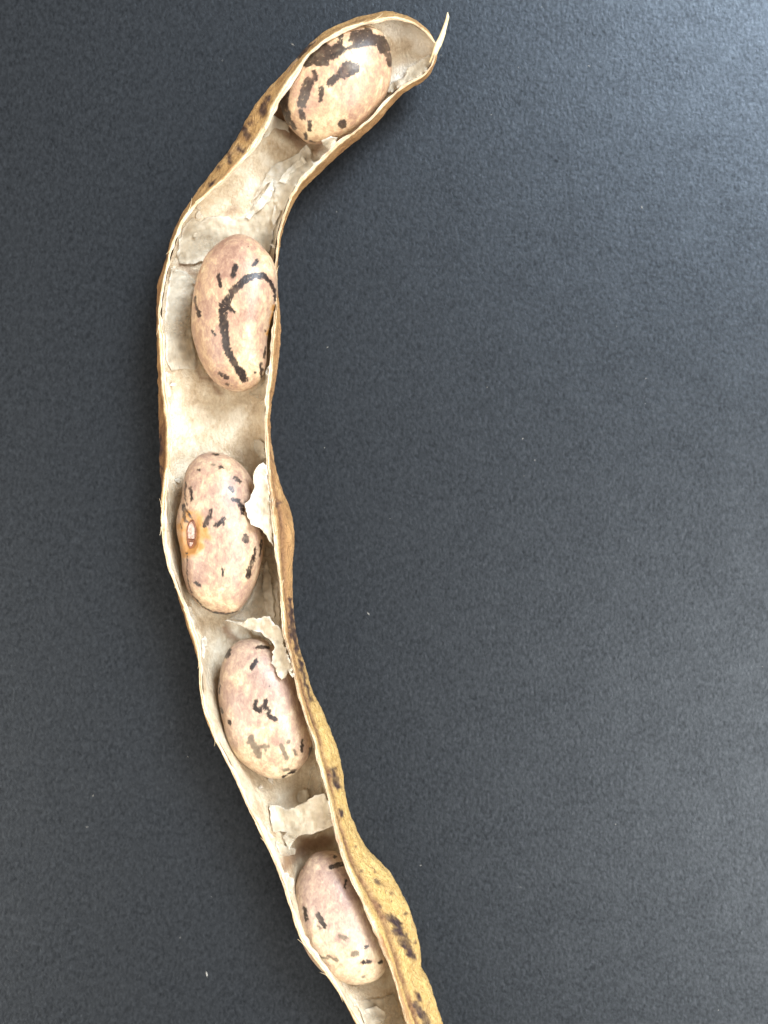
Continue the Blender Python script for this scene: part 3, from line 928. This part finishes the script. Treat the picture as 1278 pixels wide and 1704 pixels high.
        for a in range(8):
            for b in range(4):
                BRF.append([a * 5 + b, (a + 1) * 5 + b, (a + 1) * 5 + b + 1, a * 5 + b + 1])
        mesh_obj('scar_bridge', BRV, BRF, M_HRING, hil, base)
    else:
        root = mesh_obj('bean', V.reshape(-1, 3), fc, M_BEAN, None, base, at)
    root['label'] = B['label']
    root['category'] = 'bean'
    root['group'] = 'beans lying in the open pod'

# ------------------------------------------------------------------ torn papery lining
VV = np.vstack(bvh_v); FF = np.vstack(bvh_f)
SURF = BVHTree.FromPolygons([Vector(p) for p in VV], FF.tolist())


WALL = BVHTree.FromPolygons([Vector(p) for p in bvh_v[0]], bvh_f[0].tolist())


def in_poly(pts, poly):
    x, y = pts[:, 0], pts[:, 1]
    r = np.zeros(len(pts), bool)
    j = len(poly) - 1
    for i in range(len(poly)):
        xi, yi = poly[i]; xj, yj = poly[j]
        c = ((yi > y) != (yj > y)) & (x < (xj - xi) * (y - yi) / (yj - yi + 1e-12) + xi)
        r ^= c
        j = i
    return r


def flake(R, poly, off=1.8, drape=False, white=0.0, plane=None, rag=1.6, curl=5.0, relax=14, seed=0, crink=1.0):
    P0 = np.array(Z(*R, poly))
    # densify with ragged edge
    pts = []
    for a, b in zip(P0, np.roll(P0, -1, 0)):
        L = np.linalg.norm(b - a)
        n = max(1, int(L / 2.6))
        for k in range(n):
            p = a + (b - a) * k / n
            pts.append(p)
    B_ = np.array(pts)
    B_ = B_ + rag * np.stack([vnoise(B_, 5, seed + 1), vnoise(B_, 5, seed + 2)], -1) + 0.6 * rag * np.stack([vnoise(B_, 15, seed + 3), vnoise(B_, 15, seed + 4)], -1)
    lo, hi = B_.min(0), B_.max(0)
    g = 3.4
    gx, gy = np.meshgrid(np.arange(lo[0], hi[0], g), np.arange(lo[1], hi[1], g))
    gx = gx + (np.arange(gx.shape[0]) % 2)[:, None] * g / 2
    G = np.stack([gx.ravel(), gy.ravel()], -1)
    G = G[in_poly(G, B_)]
    if len(G):
        dm = np.min(np.linalg.norm(G[:, None] - B_[None], axis=2), 1)
        G = G[dm > 1.6]
    allp = np.vstack([B_, G])
    nb = len(B_)
    vs, es, fs, *_ = delaunay_2d_cdt([Vector(p) for p in allp], [(i, (i + 1) % nb) for i in range(nb)], [], 1, 1e-4)
    q = np.array([(v.x, v.y) for v in vs])
    dist = np.full(len(q), np.nan)
    dirs = []
    for i, p in enumerate(q):
        tgt = Vector(unproj(p[0], p[1], 0))
        dv = (tgt - cam_pt).normalized(); dirs.append(dv)
        h = (SURF if drape else WALL).ray_cast(cam_pt, dv)
        if h[0] is not None:
            dist[i] = h[3]
    ok = ~np.isnan(dist)
    if not ok.all():
        for i in np.where(~ok)[0]:
            k = np.argmin(np.sum((q[ok] - q[i]) ** 2, 1))
            dist[i] = dist[ok][k]
    nbr = [[] for _ in q]
    for f in fs:
        for a, b in zip(f, list(f[1:]) + [f[0]]):
            nbr[a].append(b); nbr[b].append(a)
    lim = dist - off
    d = lim.copy()
    if plane is not None:
        # a flap stretched from the wall across the gap: raise it to its own sloping height
        zt = plane[1] + (plane[3] - plane[1]) * np.clip((q[:, 0] - plane[0]) / (plane[2] - plane[0]), 0, 1)
        d = np.minimum(d, np.array([(D - z_) / -dv.z for z_, dv in zip(zt, dirs)]))
        lim = d.copy()
    for _ in range(relax):
        m = np.array([np.mean(d[n]) if n else d[i] for i, n in enumerate(nbr)])
        d = np.minimum(lim, 0.3 * d + 0.7 * m)
    bd = np.min(np.linalg.norm(q[:, None] - B_[None], axis=2), 1)
    ed = np.exp(-bd / 4.5)
    d = d - curl * ed * np.clip(0.35 + 0.9 * vnoise(q, 22, seed + 7), 0, 1.3)
    d = d - crink * (2.0 * np.abs(fbm(q, 17, seed + 8)) + 0.8 * vnoise(q, 6, seed + 9))
    W = np.array([np.array(cam_pt + dirs[i] * d[i]) for i in range(len(q))])
    film_a = np.clip(0.62 + 0.75 * fbm(q, 34, seed + 12) + 0.25 * vnoise(q, 6, seed + 13) + 0.5 * max(white, 0) + (0.2 if plane else 0), 0.12, 1)
    fl = [list(f) for f in fs]
    o = mesh_obj('lining_flake', W, fl, M_FLAKE, pod, pod_base, {'edge': np.exp(-bd / 2.2) * np.clip(0.5 + vnoise(q, 26, seed + 7), 0, 1), 'film': film_a, 'white': np.clip(white + 0.35 * fbm(q, 30, seed + 11), 0, 1)})
    md = o.modifiers.new('thickness', 'SOLIDIFY')
    md.thickness = 1.1 * S
    md.offset = 0
    return o


FL = [
    # below the first bean
    (R1, [(538, 612), (556, 640), (568, 692), (600, 680), (635, 655), (560, 735), (505, 790), (466, 855), (452, 900), (420, 890), (395, 850), (405, 800), (390, 762), (365, 790), (330, 830), (300, 870), (330, 800), (400, 700), (470, 670), (505, 650)], dict(curl=8, white=0.6, crink=3)),
    (R1, [(600, 600), (640, 580), (664, 588), (662, 620), (640, 640), (615, 625)], dict(curl=9, off=4, white=0.9, drape=True)),
    (R1, [(385, 485), (430, 505), (462, 540), (466, 562), (430, 552), (400, 545), (375, 575), (350, 590), (365, 540)], dict(curl=9, white=0.6)),
    (R1, [(1000, 270), (1060, 230), (1075, 260), (1050, 310), (1000, 345), (940, 365), (890, 400), (870, 400), (900, 350), (950, 330), (965, 290)], dict(curl=4)),
    # sheet above and behind the second bean
    (R2, [(340, 180), (390, 140), (440, 165), (490, 140), (560, 130), (620, 130), (680, 150), (740, 130), (790, 80), (830, 20), (870, -30), (950, -60), (1010, 10), (1000, 110), (965, 220), (945, 330), (925, 400), (800, 480), (560, 500), (450, 440), (370, 470), (290, 450), (275, 400), (300, 290), (320, 230)], dict(curl=3.5, relax=3, crink=1.6)),
    # left wall sheet beside the second bean
    (R2, [(238, 495), (330, 520), (388, 575), (398, 640), (375, 760), (370, 900), (385, 1030), (408, 1100), (405, 1215), (350, 1205), (235, 1220), (200, 1150), (188, 900), (200, 700)], dict(curl=3, rag=1.0, relax=3, white=0.2)),
    (R2, [(195, 1230), (215, 1225), (228, 1320), (238, 1420), (222, 1500), (230, 1620), (215, 1620), (200, 1400)], dict(curl=4)),
    (R2, [(800, 1365), (788, 1400), (830, 1415), (880, 1420), (865, 1450), (890, 1490), (900, 1570), (895, 1650), (915, 1650), (918, 1500), (935, 1350), (945, 1180), (915, 1200), (890, 1300), (850, 1345)], dict(curl=7)),
    # flap over the third bean
    (R3, [(880, 380), (908, 400), (932, 640), (955, 975), (928, 930), (900, 880), (860, 845), (800, 820), (775, 760), (755, 670), (800, 630), (825, 570), (815, 470), (835, 420)], dict(off=8, curl=9, rag=1.6, relax=30, white=-0.15, crink=2.6, plane=(407, 118, 455, 127), drape=True)),
    (R3, [(890, 1040), (905, 960), (950, 985), (980, 1200), (1000, 1400), (1005, 1560), (950, 1550), (950, 1520), (890, 1520), (820, 1530), (760, 1500), (640, 1490), (720, 1450), (790, 1350), (840, 1225)], dict(curl=4, relax=4)),
    # crumpled flap over the top of the fourth bean
    (R4, [(400, 125), (480, 130), (570, 120), (640, 100), (690, 100), (715, 130), (745, 150), (765, 180), (775, 260), (805, 340), (835, 400), (852, 490), (840, 505), (825, 480), (810, 440), (800, 490), (770, 510), (745, 470), (720, 420), (700, 400), (715, 340), (718, 280), (690, 245), (620, 205), (540, 165), (430, 140)], dict(off=6, white=-0.1, plane=(378, 58, 488, 134), drape=True, curl=12, rag=2.6, relax=12, crink=3.4)),
    (R3, [(335, 1400), (380, 1415), (400, 1480), (405, 1560), (385, 1560), (360, 1490)], dict(curl=5)),
    (R4, [(255, 240), (280, 225), (262, 260), (275, 340), (268, 380), (255, 350)], dict(curl=4)),
    # lining below the fourth bean
    (R4, [(900, 1320), (890, 1250), (945, 1190), (955, 1090), (985, 1050), (1010, 1110), (1035, 1230), (1070, 1340), (1075, 1394), (1000, 1394), (940, 1350)], dict(curl=4, relax=4)),
    (R5, [(230, 30), (290, 40), (340, 60), (420, 20), (480, -20), (540, -30), (560, 20), (578, 100), (590, 150), (540, 165), (480, 190), (400, 205), (370, 220), (340, 280), (320, 240), (300, 210), (325, 180), (250, 185), (240, 110)], dict(off=8, curl=6, relax=4, crink=2.6, white=0.0, plane=(448, 48, 556, 112))),
    (R5, [(270, 230), (320, 270), (375, 270), (372, 310), (330, 320), (290, 310), (265, 260)], dict(curl=5)),
    (R5, [(305, 415), (330, 410), (340, 435), (370, 440), (365, 500), (352, 525), (335, 500), (320, 460)], dict(curl=6)),
    (R5, [(195, 120), (225, 135), (230, 190), (260, 215), (235, 225), (210, 180)], dict(curl=4)),
    # lining below the fifth bean
    (R5, [(690, 1110), (740, 1130), (860, 1110), (925, 1080), (945, 1140), (985, 1258), (1010, 1330), (900, 1340), (780, 1320), (755, 1240), (740, 1190)], dict(curl=4, relax=4)),
    (R5, [(625, 1020), (680, 1040), (740, 1040), (700, 1065), (690, 1090), (730, 1150), (705, 1160), (665, 1090)], dict(curl=5)),
    (R5, [(615, 180), (630, 230), (640, 290), (660, 350), (648, 360), (630, 300), (612, 240)], dict(curl=4)),
    # further crumpled pieces
    (R1, [(395, 760), (402, 800), (380, 850), (330, 900), (290, 935), (270, 930), (310, 880), (350, 830), (375, 790)], dict(curl=8, white=0.7, crink=2.5)),
    (R1, [(480, 700), (520, 660), (540, 690), (500, 740), (450, 780), (420, 770), (450, 730)], dict(curl=8, white=0.8, crink=3)),
    (R3, [(885, 1120), (910, 1080), (935, 1180), (960, 1350), (970, 1480), (930, 1500), (900, 1400), (880, 1260)], dict(curl=6, white=0.6, crink=3, off=3)),
    (R3, [(830, 220), (860, 210), (900, 250), (905, 350), (885, 380), (850, 340), (820, 280)], dict(curl=5, white=0.5, crink=2.5)),
    (R4, [(560, 175), (620, 190), (690, 225), (740, 260), (745, 300), (720, 285), (660, 250), (590, 215)], dict(curl=9, white=0.6, crink=3, drape=True, off=5)),
    (R4, [(880, 1230), (930, 1215), (950, 1260), (925, 1310), (880, 1300), (865, 1260)], dict(curl=6, white=0.6, crink=3)),
    (R5, [(330, 210), (370, 215), (350, 260), (335, 290), (320, 250)], dict(curl=9, white=0.8, crink=2, off=6)),
    (R5, [(760, 1180), (830, 1160), (880, 1190), (870, 1240), (800, 1250), (765, 1225)], dict(curl=6, white=0.4, crink=3)),
    (R2, [(960, 60), (1000, 30), (1010, 70), (985, 150), (960, 200), (945, 150)], dict(curl=6, white=0.6, crink=2.5)),
]
for i, (R, poly, kw) in enumerate(FL):
    flake(R, poly, seed=1000 + i * 31, **kw)

# small shreds of lining clinging along the rims and round the beans
srng = np.random.default_rng(11)
for i in range(30):
    q_ = int(srng.uniform(70, NT * 0.80))
    jf = srng.choice([srng.uniform(0.22, 0.32), srng.uniform(0.68, 0.85), srng.uniform(0.3, 0.7)])
    c_ = PXI[q_, int(jf * (MS - 1))]
    tdir = PXI[min(q_ + 3, NT - 1), int(jf * (MS - 1))] - PXI[q_, int(jf * (MS - 1))]
    a0 = math.atan2(tdir[1], tdir[0]) + srng.normal(0, 0.5)
    hh = WALL.ray_cast(cam_pt, (Vector(unproj(c_[0], c_[1], 0)) - cam_pt).normalized())[0]
    if hh is None or abs(hh.z - INN[q_, int(jf * (MS - 1)), 2]) > 6 or np.dot(NRM[q_, int(jf * (MS - 1))], np.array(cam_pt) - OUT[q_, int(jf * (MS - 1))]) < 0.2 * D:
        continue
    L_, W_ = srng.uniform(7, 24), srng.uniform(2.5, 7)
    pl = []
    for k in range(9):
        t = 2 * math.pi * k / 9
        rr = srng.uniform(0.55, 1.2)
        u, w = math.cos(t) * L_ * rr / 2, math.sin(t) * W_ * rr
        pl.append((c_[0] + u * math.cos(a0) - w * math.sin(a0), c_[1] + u * math.sin(a0) + w * math.cos(a0)))
    flake((1.0, 0.0, 0.0), pl, seed=5000 + i * 13, curl=srng.uniform(3, 9), white=srng.uniform(0.0, 0.4), rag=1.2, crink=1.3)

# frayed fibre ends along both sutures
hv, hf_ = [], []
for i in range(60):
    q_ = int(srng.uniform(20, NT * 0.84))
    left = srng.random() < 0.5
    p0 = (OUT[q_, 0] if left else OUT[q_, MS - 1]) + np.array([0, 0, 1.5])
    dn = 1 if srng.random() < 0.5 else -1
    q2 = min(max(q_ + dn, 0), NT - 1)
    d_ = (OUT[q2, 0] if left else OUT[q2, MS - 1]) - (OUT[q_, 0] if left else OUT[q_, MS - 1])
    d_ = d_ / (np.linalg.norm(d_) + 1e-9)
    sd = np.cross(d_, [0, 0, 1]) * srng.normal(0, 0.35)
    L_ = srng.uniform(6, 22); b0 = len(hv)
    for k in range(5):
        f = k / 4
        c_ = p0 + d_ * L_ * f + (sd * f * f + np.array([0, 0, srng.uniform(0.0, 0.25)]) * f) * L_ * 0.6
        rad = 0.75 * (1 - 0.75 * f)
        for t in range(4):
            hv.append(c_ + rad * (math.cos(t * math.pi / 2) * np.array([d_[1], -d_[0], 0]) + math.sin(t * math.pi / 2) * np.array([0, 0, 1])))
    for k in range(4):
        for t in range(4):
            hf_.append([b0 + k * 4 + t, b0 + k * 4 + (t + 1) % 4, b0 + (k + 1) * 4 + (t + 1) % 4, b0 + (k + 1) * 4 + t])
M_FRAY = mat_simple('frayed_fibre', (0.50, 0.34, 0.16), (0.74, 0.60, 0.40), 8, 0.6, 0.5)
fray = mesh_obj('frayed_fibres', hv, hf_, M_FRAY, pod, pod_base)
fray['kind'] = 'stuff'

# ------------------------------------------------------------------ lint on the paper
lv, lf = [], []
rng = np.random.default_rng(5)
spots = [(487, 74, 7), (545, 578, 4), (613, 1021, 7), (734, 92, 3), (155, 1324, 4), (344, 1621, 11), (384, 820, 3), (700, 1440, 4), (870, 730, 4), (300, 1560, 3), (145, 1376, 4), (540, 745, 3), (1068, 345, 5), (980, 110, 4)]
spots += [(rng.uniform(10, 1270), rng.uniform(10, 1695), rng.uniform(1.5, 3.2)) for _ in range(26)]
for (x, y, L) in spots:
    a = rng.uniform(0, math.pi)
    c = unproj(x, y, 0)
    if np.min(np.abs(pL[:, 0] - x) + np.abs(pL[:, 1] - y)) < 30:
        continue
    dx, dy = math.cos(a), math.sin(a)
    w = 0.22 * L + 0.3
    b = len(lv)
    for (u, s_, z) in ((-L / 2, 0, 0.4), (0, -w / 2, 0.4), (L / 2, 0, 0.5), (0, w / 2, 0.4), (0, 0, 0.4 + 0.5 * w)):
        lv.append((c[0] + dx * u - dy * s_, c[1] + dy * u + dx * s_, z))
    lf += [[b, b + 1, b + 4], [b + 1, b + 2, b + 4], [b + 2, b + 3, b + 4], [b + 3, b, b + 4]]
lint = mesh_obj('lint', lv, lf, M_LINT, shade=False)
lint['kind'] = 'stuff'
lint['label'] = 'tiny pale lint specks scattered on the black paper'
